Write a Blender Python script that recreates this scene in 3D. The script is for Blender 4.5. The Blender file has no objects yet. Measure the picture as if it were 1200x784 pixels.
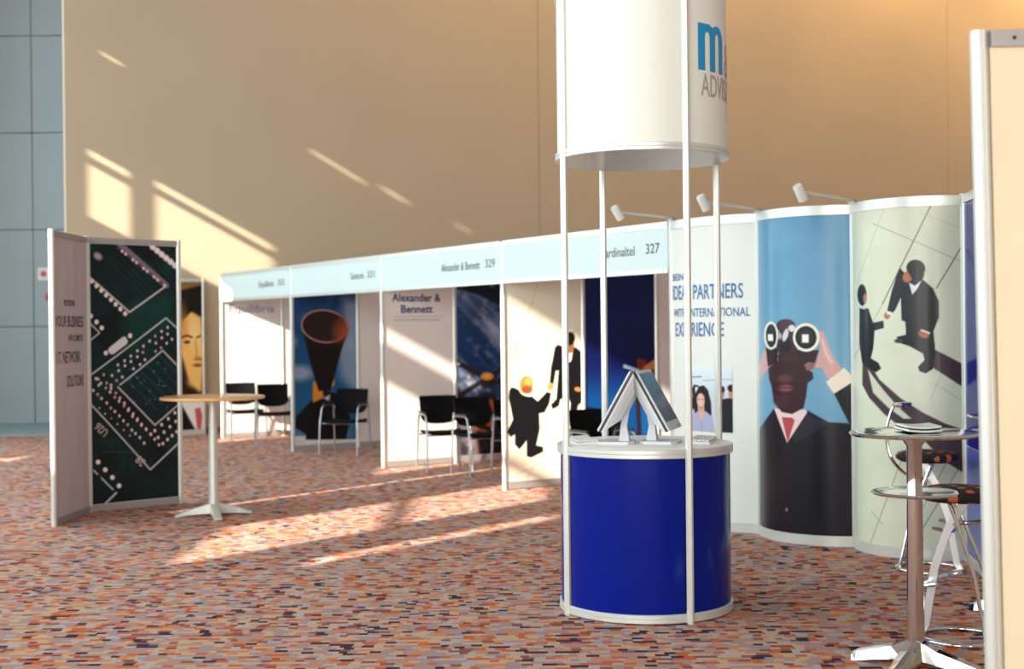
import bpy, math, random
import numpy as np
from mathutils import Vector, Matrix
random.seed(7)
rng = np.random.default_rng(11)
PI = math.pi
S = bpy.context.scene
C = S.collection

# ------------------------------------------------------------------ camera
cam = bpy.data.cameras.new('camera'); cam.lens = 46.5; cam.sensor_width = 36
camo = bpy.data.objects.new('camera', cam); C.objects.link(camo)
camo.location = (0, 0, 1.62)
camo.rotation_euler = (PI/2 - 0.0039, 0.010, 0)
cam.clip_end = 200
cam.dof.use_dof = True; cam.dof.focus_distance = 6.5; cam.dof.aperture_fstop = 2.4
S.camera = camo

# ------------------------------------------------------------------ world, sun, daylight, exposure
w = bpy.data.worlds.new('hall_ambient'); S.world = w; w.use_nodes = True
bg = w.node_tree.nodes['Background']
bg.inputs[0].default_value = (1.0, 0.88, 0.80, 1); bg.inputs[1].default_value = 0.27
SUN_DIR = Vector((.6346, .772, -.376)).normalized()
sun = bpy.data.lights.new('sun', 'SUN'); sun.energy = 13.5; sun.angle = math.radians(0.42); sun.color = (1.0, .93, .76)
suno = bpy.data.objects.new('sun', sun); C.objects.link(suno)
suno.rotation_euler = SUN_DIR.to_track_quat('-Z', 'Y').to_euler(); suno.location = (-20, -10, 18)
# daylight entering along the glazed left side of the hall
day = bpy.data.lights.new('window_daylight', 'AREA'); day.shape = 'RECTANGLE'; day.size = 34; day.size_y = 8.6
day.energy = 2600; day.color = (.74, .93, 1.0)
dayo = bpy.data.objects.new('window_daylight', day); C.objects.link(dayo)
dayo.location = (-10.6, 3, 4.9); dayo.rotation_euler = Vector((1, 0, -0.12)).to_track_quat('-Z', 'Y').to_euler()
# unseen area light added behind the camera to brighten camera-facing surfaces
front = bpy.data.lights.new('front_fill', 'AREA'); front.shape = 'RECTANGLE'; front.size = 20; front.size_y = 8
front.energy = 2500; front.color = (1.0, .97, .90)
fronto = bpy.data.objects.new('front_fill', front); C.objects.link(fronto)
fronto.location = (-3, -14, 4.2); fronto.rotation_euler = Vector((.2, 1, -0.05)).to_track_quat('-Z', 'Y').to_euler()
S.view_settings.view_transform = 'Standard'; S.view_settings.look = 'None'
S.view_settings.gamma = 1.0; S.view_settings.exposure = 0.42
S.view_settings.use_curve_mapping = False

# ------------------------------------------------------------------ helpers
def srgb(r, g, b):
    f = lambda c: (c/255/12.92) if c/255 <= .04045 else ((c/255+.055)/1.055)**2.4
    return (f(r), f(g), f(b))

def mat(name, col, rough=.5, metal=0., noise=.06, nscale=8., bump=0., coat=0., spec=.5):
    m = bpy.data.materials.new(name); m.use_nodes = True
    nt = m.node_tree; b = nt.nodes['Principled BSDF']
    c = srgb(*col)
    tc = nt.nodes.new('ShaderNodeTexCoord')
    n = nt.nodes.new('ShaderNodeTexNoise'); n.inputs['Scale'].default_value = nscale; n.inputs['Detail'].default_value = 4
    nt.links.new(tc.outputs['Object'], n.inputs['Vector'])
    r = nt.nodes.new('ShaderNodeValToRGB')
    r.color_ramp.elements[0].position = .3; r.color_ramp.elements[1].position = .7
    r.color_ramp.elements[0].color = (*[x*(1-noise) for x in c], 1)
    r.color_ramp.elements[1].color = (*[min(1, x*(1+noise)) for x in c], 1)
    nt.links.new(n.outputs['Fac'], r.inputs['Fac']); nt.links.new(r.outputs['Color'], b.inputs['Base Color'])
    b.inputs['Roughness'].default_value = rough; b.inputs['Metallic'].default_value = metal
    b.inputs['Coat Weight'].default_value = coat; b.inputs['Coat Roughness'].default_value = .06
    b.inputs['Specular IOR Level'].default_value = spec
    if bump:
        bp = nt.nodes.new('ShaderNodeBump'); bp.inputs['Strength'].default_value = bump; bp.inputs['Distance'].default_value = .01
        nt.links.new(n.outputs['Fac'], bp.inputs['Height']); nt.links.new(bp.outputs['Normal'], b.inputs['Normal'])
    return m

def print_mat(name, rough, coat):
    m = bpy.data.materials.new(name); m.use_nodes = True
    nt = m.node_tree; b = nt.nodes['Principled BSDF']
    a = nt.nodes.new('ShaderNodeVertexColor'); a.layer_name = 'print'
    n = nt.nodes.new('ShaderNodeTexNoise'); n.inputs['Scale'].default_value = 60
    mx = nt.nodes.new('ShaderNodeMix'); mx.data_type = 'RGBA'; mx.blend_type = 'MULTIPLY'; mx.inputs[0].default_value = .06
    nt.links.new(a.outputs['Color'], mx.inputs[6]); nt.links.new(n.outputs['Color'], mx.inputs[7])
    nt.links.new(mx.outputs[2], b.inputs['Base Color'])
    b.inputs['Roughness'].default_value = rough; b.inputs['Coat Weight'].default_value = coat; b.inputs['Coat Roughness'].default_value = .1; b.inputs['Specular IOR Level'].default_value = .25
    return m

M = {}
M['alu'] = mat('satin_aluminium', (214, 216, 210), .36, .4, .008, 20)
M['alu_grey'] = mat('grey_aluminium', (168, 162, 160), .42, .4, .04, 20)
M['white'] = mat('white_laminate', (226, 228, 220), .45, 0, .012, 3)
M['fascia'] = mat('pale_cyan_fascia_board', (206, 222, 220), .4, 0, .012, 3)
M['panel'] = mat('panel_laminate', (222, 212, 208), .5, 0, .02, 2)
M['cream'] = mat('cream_fabric_panel', (228, 214, 184), .7, 0, .03, 3)
M['blue'] = mat('glossy_blue_laminate', (0, 24, 122), .16, 0, .03, 1.2, spec=.22)
M['chrome'] = mat('polished_chrome', (225, 222, 220), .09, 1., .02, 5)
M['steel'] = mat('brushed_steel_tube', (176, 178, 182), .3, .8, .03, 12)
M['black'] = mat('black_upholstery', (7, 7, 8), .85, 0, .2, 40, bump=.1, spec=.15)
M['plastic_black'] = mat('black_plastic', (20, 20, 22), .4)
M['wood'] = mat('beech_tabletop', (222, 172, 112), .4, 0, .08, 14, coat=.2)
M['cast'] = mat('silver_painted_cast_metal', (200, 202, 196), .35, .3, .03)
M['computer'] = mat('light_grey_plastic', (205, 208, 212), .4, 0, .02)
M['screen'] = mat('dark_screen_glass', (36, 48, 78), .2, 0, .1, 2, spec=.3)
M['navy_ink'] = mat('navy_ink', (38, 42, 110), .5)
M['black_ink'] = mat('black_ink', (40, 40, 46), .5)
M['grey_ink'] = mat('grey_ink', (128, 124, 128), .5)
M['pale_ink'] = mat('pale_blue_ink', (112, 114, 164), .5)
M['blue_ink'] = mat('steel_blue_ink', (58, 108, 165), .5)
M['cyan_ink'] = mat('cyan_blue_ink', (10, 140, 196), .5)
M['warm_grey_ink'] = mat('warm_grey_ink', (170, 158, 156), .5)
M['red'] = mat('red_enamel', (205, 50, 55), .4)
M['print'] = print_mat('matte_print', .5, 0)
M['gloss_print'] = print_mat('laminated_print', .3, .12)

class MB:
    """collects shapes; build() links them as one mesh object"""
    def __init__(s): s.v = []; s.f = []; s.smooth = []
    def add(s, vs, fs, smooth=False):
        o = len(s.v); s.v += [tuple(v) for v in vs]
        s.f += [tuple(i+o for i in f) for f in fs]; s.smooth += [smooth]*len(fs); return s
    def box(s, c, d, R=None, bev=0.):
        x, y, z = d[0]/2, d[1]/2, d[2]/2
        if bev:
            b = min(bev, x*.9, y*.9, z*.9)
            ring = lambda xx, yy, zz, bb: [(-xx+bb, -yy, zz), (xx-bb, -yy, zz), (xx, -yy+bb, zz), (xx, yy-bb, zz), (xx-bb, yy, zz), (-xx+bb, yy, zz), (-xx, yy-bb, zz), (-xx, -yy+bb, zz)]
            vs = ring(x-b, y-b, -z, b*.4) + ring(x, y, -z+b, b) + ring(x, y, z-b, b) + ring(x-b, y-b, z, b*.4)
            fs = [tuple(range(7, -1, -1)), tuple(range(24, 32))]
            for k in range(3):
                for i in range(8):
                    j = (i+1) % 8; fs.append((k*8+i, k*8+j, k*8+8+j, k*8+8+i))
        else:
            vs = [(a, b_, c_) for c_ in (-z, z) for a, b_ in ((-x, -y), (x, -y), (x, y), (-x, y))]
            fs = [(3, 2, 1, 0), (4, 5, 6, 7), (0, 1, 5, 4), (1, 2, 6, 5), (2, 3, 7, 6), (3, 0, 4, 7)]
        vs = [Vector(v) for v in vs]
        if R is not None: vs = [R @ v for v in vs]
        return s.add([v+Vector(c) for v in vs], fs)
    def prism(s, poly, z0, z1, smooth=False):
        n = len(poly)
        vs = [(x, y, z0) for x, y in poly]+[(x, y, z1) for x, y in poly]
        s.add(vs, [tuple(range(n-1, -1, -1)), tuple(range(n, 2*n))])
        o = len(s.v)-2*n
        for i in range(n):
            j = (i+1) % n; s.f.append((o+i, o+j, o+n+j, o+n+i)); s.smooth.append(smooth)
        return s
    def lathe(s, prof, seg=32, c=(0, 0, 0), smooth=True, R=None):
        vs, fs = [], []
        for r, z in prof:
            for k in range(seg):
                a = 2*PI*k/seg; vs.append(Vector((r*math.cos(a), r*math.sin(a), z)))
        m = len(prof)
        for i in range(m-1):
            for k in range(seg):
                l = (k+1) % seg; fs.append((i*seg+k, i*seg+l, (i+1)*seg+l, (i+1)*seg+k))
        fs.append(tuple(range(seg-1, -1, -1))); fs.append(tuple((m-1)*seg+k for k in range(seg)))
        if R is not None: vs = [R @ v for v in vs]
        return s.add([v+Vector(c) for v in vs], fs, smooth)
    def tube(s, pts, r, seg=10, closed=False):
        pts = [Vector(p) for p in pts]; n = len(pts); rr = r if hasattr(r, '__len__') else [r]*n
        vs, fs = [], []; up = None
        for i, p in enumerate(pts):
            if closed: t = pts[(i+1) % n]-pts[i-1]
            else: t = pts[min(i+1, n-1)]-pts[max(i-1, 0)]
            t.normalize()
            if up is None:
                up = Vector((0, 0, 1)) if abs(t.z) < .9 else Vector((1, 0, 0))
            a = (up-t*up.dot(t)).normalized(); b = t.cross(a); up = a
            for k in range(seg):
                q = 2*PI*k/seg; vs.append(p+(a*math.cos(q)+b*math.sin(q))*rr[i])
        m = n if closed else n-1
        for i in range(m):
            j = (i+1) % n
            for k in range(seg):
                l = (k+1) % seg; fs.append((i*seg+k, i*seg+l, j*seg+l, j*seg+k))
        if not closed: fs += [tuple(range(seg-1, -1, -1)), tuple((n-1)*seg+k for k in range(seg))]
        return s.add(vs, fs, True)
    def loft(s, secs, smooth=False):
        n = len(secs[0]); vs = [p for q in secs for p in q]; fs = []
        for i in range(len(secs)-1):
            for k in range(n):
                l = (k+1) % n; fs.append((i*n+k, i*n+l, (i+1)*n+l, (i+1)*n+k))
        fs += [tuple(range(n-1, -1, -1)), tuple((len(secs)-1)*n+k for k in range(n))]
        return s.add(vs, fs, smooth)
    def build(s, name, m, parent=None):
        me = bpy.data.meshes.new(name); me.from_pydata(s.v, [], s.f); me.update()
        me.polygons.foreach_set('use_smooth', s.smooth)
        import bmesh
        b = bmesh.new(); b.from_mesh(me); bmesh.ops.recalc_face_normals(b, faces=b.faces[:]); b.to_mesh(me); b.free()
        if any(s.smooth): me.set_sharp_from_angle(angle=math.radians(40))
        me.materials.append(m)
        o = bpy.data.objects.new(name, me); C.objects.link(o); o.parent = parent
        return o

def tag(o, label=None, cat=None, group=None, kind=None):
    for k, v in (('label', label), ('category', cat), ('group', group), ('kind', kind)):
        if v: o[k] = v
    return o

def thing(name, loc, rz, label, cat, group=None):
    o = bpy.data.objects.new(name, None); C.objects.link(o)
    o.empty_display_size = .1; o.location = loc; o.rotation_euler = (0, 0, rz)
    return tag(o, label, cat, group)

def copy_tree(o, parent=None):
    kids = [k for k in bpy.data.objects if k.parent == o]
    c = o.copy(); C.objects.link(c); c.parent = parent
    for k in kids: copy_tree(k, c)
    return c

def bez(pts, n=8):
    """smooth polyline through points (Catmull-Rom)"""
    P = [Vector(p) for p in pts]; P = [P[0]*2-P[1]]+P+[P[-1]*2-P[-2]]; out = []
    for i in range(1, len(P)-2):
        a, b, c, d = P[i-1:i+3]
        for k in range(n):
            t = k/n
            out.append(.5*((2*b)+(c-a)*t+(2*a-5*b+4*c-d)*t*t+(3*b-a-3*c+d)*t**3))
    return out+[P[-2]]

def rounded(path, rad=.05, n=5):
    """polyline with rounded corners"""
    P = [Vector(p) for p in path]; out = [P[0]]
    for i in range(1, len(P)-1):
        a = (P[i-1]-P[i]); b = (P[i+1]-P[i]); r = min(rad, a.length*.45, b.length*.45)
        p0 = P[i]+a.normalized()*r; p1 = P[i]+b.normalized()*r
        for k in range(n+1):
            t = k/n; out.append(p0*(1-t)**2+P[i]*2*t*(1-t)+p1*t*t)
    return out+[P[-1]]

def octa(cx, cy, r):
    """extrusion profile of a shell-scheme post: octagon with grooves"""
    out = []
    for k in range(8):
        a = PI/8+k*PI/4; b = a+PI/4
        A = Vector((math.cos(a), math.sin(a)))*r; B = Vector((math.cos(b), math.sin(b)))*r
        out.append(A)
        if k % 2 == 1:
            m = (A+B)/2
            for f, g in ((.38, 1), (.38, .78), (.62, .78), (.62, 1)): out.append((A*(1-f)+B*f)*g)
    return [(p.x+cx, p.y+cy) for p in out]

def text_mesh(txt, bold=0.):
    cu = bpy.data.curves.new('t', 'FONT'); cu.body = txt; cu.size = 1; cu.offset = bold; cu.fill_mode = 'FRONT'; cu.resolution_u = 3
    o = bpy.data.objects.new('t', cu); C.objects.link(o)
    bpy.context.view_layer.update()
    me = bpy.data.meshes.new_from_object(o.evaluated_get(bpy.context.evaluated_depsgraph_get()))
    vs = [v.co.copy() for v in me.vertices]; fs = [tuple(p.vertices) for p in me.polygons]
    bpy.data.objects.remove(o); bpy.data.curves.remove(cu); bpy.data.meshes.remove(me)
    return vs, fs

def lettering(txt, parent, fmap, x0, x1, base, cap, ink, bold=.0):
    """print a line of text: (x, z) on a panel face handed to fmap, x0..x1 wide, cap-height cap"""
    vs, fs = text_mesh(txt, bold)
    a = min(v.x for v in vs); b = max(v.x for v in vs)
    sx = (x1-x0)/(b-a); sy = cap/.70
    mb = MB(); mb.add([fmap(x0+(v.x-a)*sx, base+v.y*sy) for v in vs], fs)
    return mb.build('lettering', M[ink], parent)

# ------------------------------------------------------------------ print painter (for posters)
class Paint:
    def __init__(s, X, Y, col):
        s.X = X; s.Y = Y; s.c = np.empty(X.shape+(3,)); s.c[:] = np.array(col)/255.
    def mixin(s, a, col):
        a = np.clip(a, 0, 1)[..., None]; s.c = s.c*(1-a)+a*np.array(col)/255.
    def dist(s, pts, closed=True):
        X, Y = s.X, s.Y; d = np.full(X.shape, 1e9); ins = np.zeros(X.shape, bool)
        n = len(pts)
        for i in range(n if closed else n-1):
            x0, y0 = pts[i]; x1, y1 = pts[(i+1) % n]
            dx, dy = x1-x0, y1-y0; L = dx*dx+dy*dy+1e-9
            t = np.clip(((X-x0)*dx+(Y-y0)*dy)/L, 0, 1)
            d = np.minimum(d, np.hypot(X-x0-t*dx, Y-y0-t*dy))
            if closed and y0 != y1:
                ins ^= ((y0 > Y) != (y1 > Y)) & (X < dx*(Y-y0)/(y1-y0)+x0)
        return np.where(ins, -d, d) if closed else d
    def poly(s, pts, col, soft=.8, a=1.):
        s.mixin((.5-s.dist(pts)/soft)*1. if soft < .01 else np.clip(.5-s.dist(pts)/soft, 0, 1)*a, col); return s
    def line(s, pts, wd, col, a=1., soft=.8):
        s.mixin(np.clip(.5-(s.dist(pts, False)-wd/2)/soft, 0, 1)*a, col); return s
    def ell(s, cx, cy, rx, ry, col, rot=0., soft=.8, a=1.):
        c_, s_ = math.cos(rot), math.sin(rot); x = (s.X-cx)*c_+(s.Y-cy)*s_; y = -(s.X-cx)*s_+(s.Y-cy)*c_
        d = (np.hypot(x/rx, y/ry)-1)*min(rx, ry)
        s.mixin(np.clip(.5-d/soft, 0, 1)*a, col); return s
    def grad(s, y0, y1, col):
        s.mixin((s.Y-y0)/(y1-y0), col); return s
    def gradx(s, x0, x1, col, a=1.):
        s.mixin(np.clip((s.X-x0)/(x1-x0), 0, 1)*a, col); return s
    def noise(s, col, sc, amp, seed=0, sx=1., sy=1., rot=0., lo=.45, hi=.75):
        c_, s_ = math.cos(rot), math.sin(rot)
        x = (s.X*c_+s.Y*s_)/sc*sx; y = (-s.X*s_+s.Y*c_)/sc*sy; r = np.random.default_rng(seed).random((64, 64))
        tot = np.zeros(s.X.shape); am = .5
        for o in range(3):
            xi = np.floor(x).astype(int); yi = np.floor(y).astype(int); fx = x-xi; fy = y-yi
            fx = fx*fx*(3-2*fx); fy = fy*fy*(3-2*fy)
            g = lambda a, b: r[a % 64, b % 64]
            tot += am*((g(xi, yi)*(1-fx)+g(xi+1, yi)*fx)*(1-fy)+(g(xi, yi+1)*(1-fx)+g(xi+1, yi+1)*fx)*fy)
            x = x*2.1+7; y = y*2.1+3; am *= .5
        s.mixin(np.clip((tot-lo)/(hi-lo), 0, 1)*amp, col); return s

def poster(name, parent, nu, nv, pos, layout, paint, base, m='print', label=None):
    """printed sheet: grid of nu x nv cells, pos(u, v) local position (arrays), layout(u, v) artwork coordinates"""
    u, v = np.meshgrid(np.linspace(0, 1, nu+1), np.linspace(0, 1, nv+1))
    X, Y = layout(u, v); p = Paint(X, Y, base); paint(p)
    lin = np.clip(p.c, 0, 1); lin = np.where(lin <= .04045, lin/12.92, ((lin+.055)/1.055)**2.4)
    co = np.stack(pos(u, v), -1).reshape(-1, 3)
    i = np.arange((nu+1)*(nv+1)).reshape(nv+1, nu+1)
    q = np.stack([i[1:, :-1], i[1:, 1:], i[:-1, 1:], i[:-1, :-1]], -1).reshape(-1, 4)
    me = bpy.data.meshes.new(name)
    me.vertices.add(len(co)); me.vertices.foreach_set('co', co.astype(np.float32).ravel())
    me.loops.add(q.size); me.loops.foreach_set('vertex_index', q.astype(np.int32).ravel())
    me.polygons.add(len(q)); me.polygons.foreach_set('loop_start', np.arange(0, q.size, 4, dtype=np.int32))
    me.update(calc_edges=True)
    at = me.color_attributes.new('print', 'FLOAT_COLOR', 'POINT')
    rgba = np.ones((len(co), 4), np.float32); rgba[:, :3] = lin.reshape(-1, 3); at.data.foreach_set('color', rgba.ravel())
    me.polygons.foreach_set('use_smooth', [True]*len(q)); me.materials.append(M[m])
    o = bpy.data.objects.new(name, me); C.objects.link(o); o.parent = parent
    if label: o['label'] = label
    return o

def flat(x0, x1, yt0, yt1, yb0, yb1):
    def f(u, v):
        a = yt0+(yt1-yt0)*u; b = yb0+(yb1-yb0)*u
        return x0+(x1-x0)*u, a+(b-a)*v
    return f

# ================================================================== THE HALL
E_ = Vector((.8433, .5373, 0)); D_ = Vector((-.5373, .8433, 0))     # along a side partition / along the booth row
RZ_E = math.atan2(.5373, .8433); RZ_F = math.atan2(-.8433, .5373)

# carpet of short woven dashes
def carpet():
    m = bpy.data.materials.new('dashed_carpet'); m.use_nodes = True; nt = m.node_tree; b = nt.nodes['Principled BSDF']
    N = nt.nodes.new; Lk = nt.links.new
    tc = N('ShaderNodeTexCoord'); sp = N('ShaderNodeSeparateXYZ'); Lk(tc.outputs['Object'], sp.inputs[0])
    def ma(op, a, b_=None):
        n = N('ShaderNodeMath'); n.operation = op
        for i, q in enumerate((a, b_)):
            if q is None: continue
            if isinstance(q, (int, float)): n.inputs[i].default_value = q
            else: Lk(q, n.inputs[i])
        return n.outputs[0]
    row = ma('FLOOR', ma('DIVIDE', sp.outputs['Y'], .040))
    wn = N('ShaderNodeTexWhiteNoise'); wn.noise_dimensions = '1D'; Lk(row, wn.inputs['W'])
    uu = ma('ADD', ma('DIVIDE', sp.outputs['X'], .056), ma('MULTIPLY', wn.outputs['Value'], 37.))
    nz = N('ShaderNodeTexNoise'); nz.noise_dimensions = '2D'; nz.inputs['Scale'].default_value = .9; nz.inputs['Detail'].default_value = 1
    cv = N('ShaderNodeCombineXYZ'); Lk(uu, cv.inputs[0]); Lk(row, cv.inputs[1]); Lk(cv.outputs[0], nz.inputs['Vector'])
    cell = ma('FLOOR', ma('ADD', uu, ma('MULTIPLY', nz.outputs['Fac'], 1.1)))
    c2 = N('ShaderNodeCombineXYZ'); Lk(cell, c2.inputs[0]); Lk(row, c2.inputs[1])
    w2 = N('ShaderNodeTexWhiteNoise'); w2.noise_dimensions = '2D'; Lk(c2.outputs[0], w2.inputs['Vector'])
    r = N('ShaderNodeValToRGB'); r.color_ramp.interpolation = 'CONSTANT'
    cols = [(0, (176, 150, 148)), (.22, (214, 172, 138)), (.38, (194, 148, 130)), (.52, (210, 106, 64)), (.64, (150, 88, 78)), (.73, (194, 176, 172)), (.86, (62, 48, 64)), (.93, (218, 140, 92))]
    while len(r.color_ramp.elements) < len(cols): r.color_ramp.elements.new(.5)
    for e, (p, c) in zip(r.color_ramp.elements, cols): e.position = p; e.color = (*srgb(*c), 1)
    Lk(w2.outputs['Value'], r.inputs[0])
    fz = N('ShaderNodeTexNoise'); fz.inputs['Scale'].default_value = 300; Lk(tc.outputs['Object'], fz.inputs['Vector'])
    mx = N('ShaderNodeMix'); mx.data_type = 'RGBA'; mx.blend_type = 'MULTIPLY'; mx.inputs[0].default_value = .25
    Lk(r.outputs[0], mx.inputs[6]); Lk(fz.outputs['Color'], mx.inputs[7]); Lk(mx.outputs[2], b.inputs['Base Color'])
    b.inputs['Roughness'].default_value = .95; b.inputs['Specular IOR Level'].default_value = .15
    bp = N('ShaderNodeBump'); bp.inputs['Strength'].default_value = .3; bp.inputs['Distance'].default_value = .004
    Lk(fz.outputs['Fac'], bp.inputs['Height']); Lk(bp.outputs['Normal'], b.inputs['Normal'])
    return m

fl = MB().box((4, 8, -.05), (34, 46, .1)).build('floor', carpet()); tag(fl, kind='structure')
st = MB().box((-8.6, 22.55, .006), (4.2, 3.0, .012)).build('trim_1', mat('pale_stone_floor', (150, 168, 172), .35, 0, .06, 1.5)); tag(st, kind='structure')

# tall rendered wall at the far end, in big sheets with open joints
M['render'] = mat('rendered_wall', (194, 177, 152), .85, 0, .03, .6, bump=.05)
WB = thing('wall_back', (-4.96, 21.1, 0), RZ_E, None, None); tag(WB, kind='structure')
xs = [-2.08, 6.55, 18.0, 27.5]
for a, b in zip(xs[:-1], xs[1:]):
    MB().box(((a+b)/2, .10, 6.5), (b-a-.016, .1, 13)).build('wall_panel', M['render'], WB)
MB().box((12.7, .185, 6.5), (29.5, .06, 13)).build('backing', mat('joint_backing', (120, 98, 72), .9), WB)  # darker brown backing behind the open joints
bb = MB().box((12.7, .034, .05), (29.5, .03, .10)).build('baseboard_back', mat('oak_baseboard', (150, 105, 60), .5)); bb.location = WB.location; bb.rotation_euler = WB.rotation_euler; tag(bb, kind='structure')

# blue-grey clad wall on the far left
M['clad'] = mat('blue_grey_cladding', (158, 170, 174), .5, 0, .05, .5)
WL = thing('wall_far', (-8.67, 24.0, 0), 0, None, None); tag(WL, kind='structure')
for i in range(7):
    for (a, b) in ((-2.6, -.008), (.008, 3.4)):
        MB().box(((a+b)/2, .03, i*1.757+.8785), (b-a, .06, 1.741)).build('cladding_panel', M['clad'], WL)
MB().box((.4, .12, 6.2), (6.0, .1, 12.4)).build('backing', mat('dark_joint', (70, 78, 82), .9), WL)

# window wall on the left, outside the picture: openings shaped to land the sun patches, extra height blocks stray sun
OPEN = [(14.32, 14.67, 6.11, 6.93), (14.32, 14.67, 7.04, 7.16), (13.17, 14.16, 6.08, 7.03), (13.17, 14.16, 7.13, 7.25),
        (14.36, 14.57, 8.72, 8.78), (12.35, 12.87, 9.17, 9.23), (11.94, 12.23, 9.28, 9.34), (11.35, 11.48, 9.43, 9.49),
        (11.3, 12.3, 3.9, 6.3), (11.3, 12.0, 2.45, 2.75),
        (3.3, 4.2, 5.6, 6.67), (3.3, 4.2, 7.12, 7.3), (2.2, 2.6, 4.70, 6.9),
        (-1.3, .5, 5.1, 5.87), (-1.25, .5, 5.97, 6.72), (-1.2, .4, 6.85, 8.45),
        (-2.55, -2.25, 5.65, 6.75)]
ys = sorted({-26., 25.}|{q for o in OPEN for q in o[:2]}); zs = sorted({0., 26.}|{q for o in OPEN for q in o[2:]})
ww = MB()
for i in range(len(ys)-1):
    j0 = None
    for j in range(len(zs)):
        yc = (ys[i]+ys[i+1])/2; solid = False
        if j < len(zs)-1:
            zc = (zs[j]+zs[j+1])/2; solid = not any(a < yc < b and c < zc < d for a, b, c, d in OPEN)
        if solid and j0 is None: j0 = j
        if not solid and j0 is not None:
            ww.box((-11.02, yc, (zs[j0]+zs[j])/2), (.04, ys[i+1]-ys[i], zs[j]-zs[j0])); j0 = None
wl = ww.build('wall_left', mat('window_wall_paint', (190, 190, 184), .8)); tag(wl, kind='structure')

# warm ceiling washers over the end wall
for t, pw in ((1.5, 300), (4.5, 900), (8.0, 1300), (12.0, 1700), (16.5, 2300), (21.0, 2600)):
    l = bpy.data.lights.new('wall_washer', 'SPOT'); l.energy = pw*.38; l.color = (1.0, .60, .22); l.spot_size = math.radians(95); l.spot_blend = 1.; l.shadow_soft_size = .3
    o = bpy.data.objects.new('wall_washer', l); C.objects.link(o)
    p = Vector((-4.96, 21.1, 0))+E_*t-D_*2.6; o.location = (p.x, p.y, 12.0)
    o.rotation_euler = (D_*.75+Vector((0, 0, -1))).to_track_quat('-Z', 'Y').to_euler()

# safety sign and alarm on the blue-grey wall
sg = thing('safety_sign', (-8.47, 23.985, 2.62), 0, 'small white sign with red symbol on the blue-grey wall', 'sign')
MB().box((0, 0, .09), (.24, .02, .24), bev=.006).build('plate', M['white'], sg)
MB().lathe([(.055, 0), (.055, .006)], 20, (-.01, -.01, .09), False, Matrix.Rotation(PI/2, 3, 'X')).build('symbol', M['red'], sg)
al = thing('fire_alarm', (-8.37, 23.985, 2.22), 0, 'round red alarm on the blue-grey wall below the sign', 'alarm')
MB().lathe([(.08, 0), (.08, .03), (.06, .05)], 20, (0, 0, .07), True, Matrix.Rotation(PI/2, 3, 'X')).build('bell', M['red'], al)
MB().box((0, -.002, -.03), (.05, .02, .06)).build('bracket', M['red'], al)

# ================================================================== BOOTH ROW
PST = [(1.34, 11.07), (-.09, 13.30), (-1.53, 15.57), (-2.97, 17.83), (-4.41, 20.09)]
PW = .98
def partition(i, label, n, colours):
    t = thing('booth_partition', (*PST[i], 0), RZ_E, label, 'partition', 'booth side partitions')
    post_z = 2.5
    for k in range(n+1):
        MB().prism(octa(k*PW, 0, .024), 0, post_z if k == 0 else 2.46).build('post', M['alu'], t)
    for k in range(n):
        xa, xb = k*PW+.022, (k+1)*PW-.022; xm = (xa+xb)/2
        MB().box((xm, 0, 1.25), (xb-xa, .012, 2.34)).build('panel', M[colours[k]], t)
        MB().box((xm, 0, 2.435), (xb-xa, .026, .05)).build('top_rail', M['alu'], t)
        MB().box((xm, 0, .045), (xb-xa, .026, .07)).build('bottom_rail', M['alu_grey'], t)
    return t
def on_face(x, z): return (x, -.0085, z)
def sheet(k, z0=.085, z1=2.405, inset=.03):
    a, b = k*PW+inset, (k+1)*PW-inset
    return lambda u, v: (a+(b-a)*u, np.full(u.shape, -.009), z1+(z0-z1)*v)

p4 = partition(4, 'far partition with pale serif heading, nearest the end wall', 3, ['panel']*3)
lettering('Equilibria', p4, on_face, .12, .85, 1.92, .125, 'pale_ink')
MB().box((.485, -.0085, 1.835), (.74, .001, .004)).build('printed_rule', M['pale_ink'], p4)

p3 = partition(3, 'partition with a poster of a raised horn against blue sky', 3, ['panel']*3)
def horn(p):
    p.grad(340, 470, (24, 84, 128))
    p.noise((190, 190, 205), 34, .8, 3, lo=.52, hi=.8)
    p.poly([(402, 350), (425, 350), (425, 475), (398, 440), (392, 400), (400, 380)], (160, 165, 185), 14, .75)
    p.ell(350, 437, 16, 9, (165, 165, 185), 0, 8, .8); p.ell(341, 400, 7, 8, (150, 150, 175), 0, 6, .7)
    p.poly([(364, 469), (346, 488), (342, 499), (357, 509), (358, 520), (403, 520), (409, 488), (392, 460), (378, 458)], (8, 7, 10))
    p.poly([(366, 446), (376, 452), (378, 466), (365, 472)], (214, 130, 40), 2); p.poly([(378, 440), (388, 424), (391, 450), (384, 458), (376, 452)], (224, 136, 40), 2)
    p.poly([(377, 466), (386, 462), (384, 470)], (200, 175, 170), 2)
    p.poly([(354, 384), (408, 386), (399, 412), (386, 458), (372, 458), (364, 430)], (16, 9, 9), 1.)
    p.ell(380, 382, 27.5, 19.5, (196, 140, 130), .12); p.ell(380, 382, 26, 18, (34, 20, 18), .12)
    p.ell(399, 387, 8, 13, (150, 68, 38), .25, 7)
    p.ell(395, 384, 6, 15, (90, 42, 28), .3, 6, .6)
    p.poly([(335, 516), (425, 514), (425, 525), (335, 526)], (214, 208, 202)); p.poly([(335, 512), (356, 511), (356, 530), (335, 530)], (206, 196, 200), 1)
poster('poster', p3, 110, 270, sheet(0), flat(344.5, 417, 320, 321, 522, 517), horn, (16, 52, 96), label='poster of hands raising a black horn to a cloudy sky')

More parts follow.
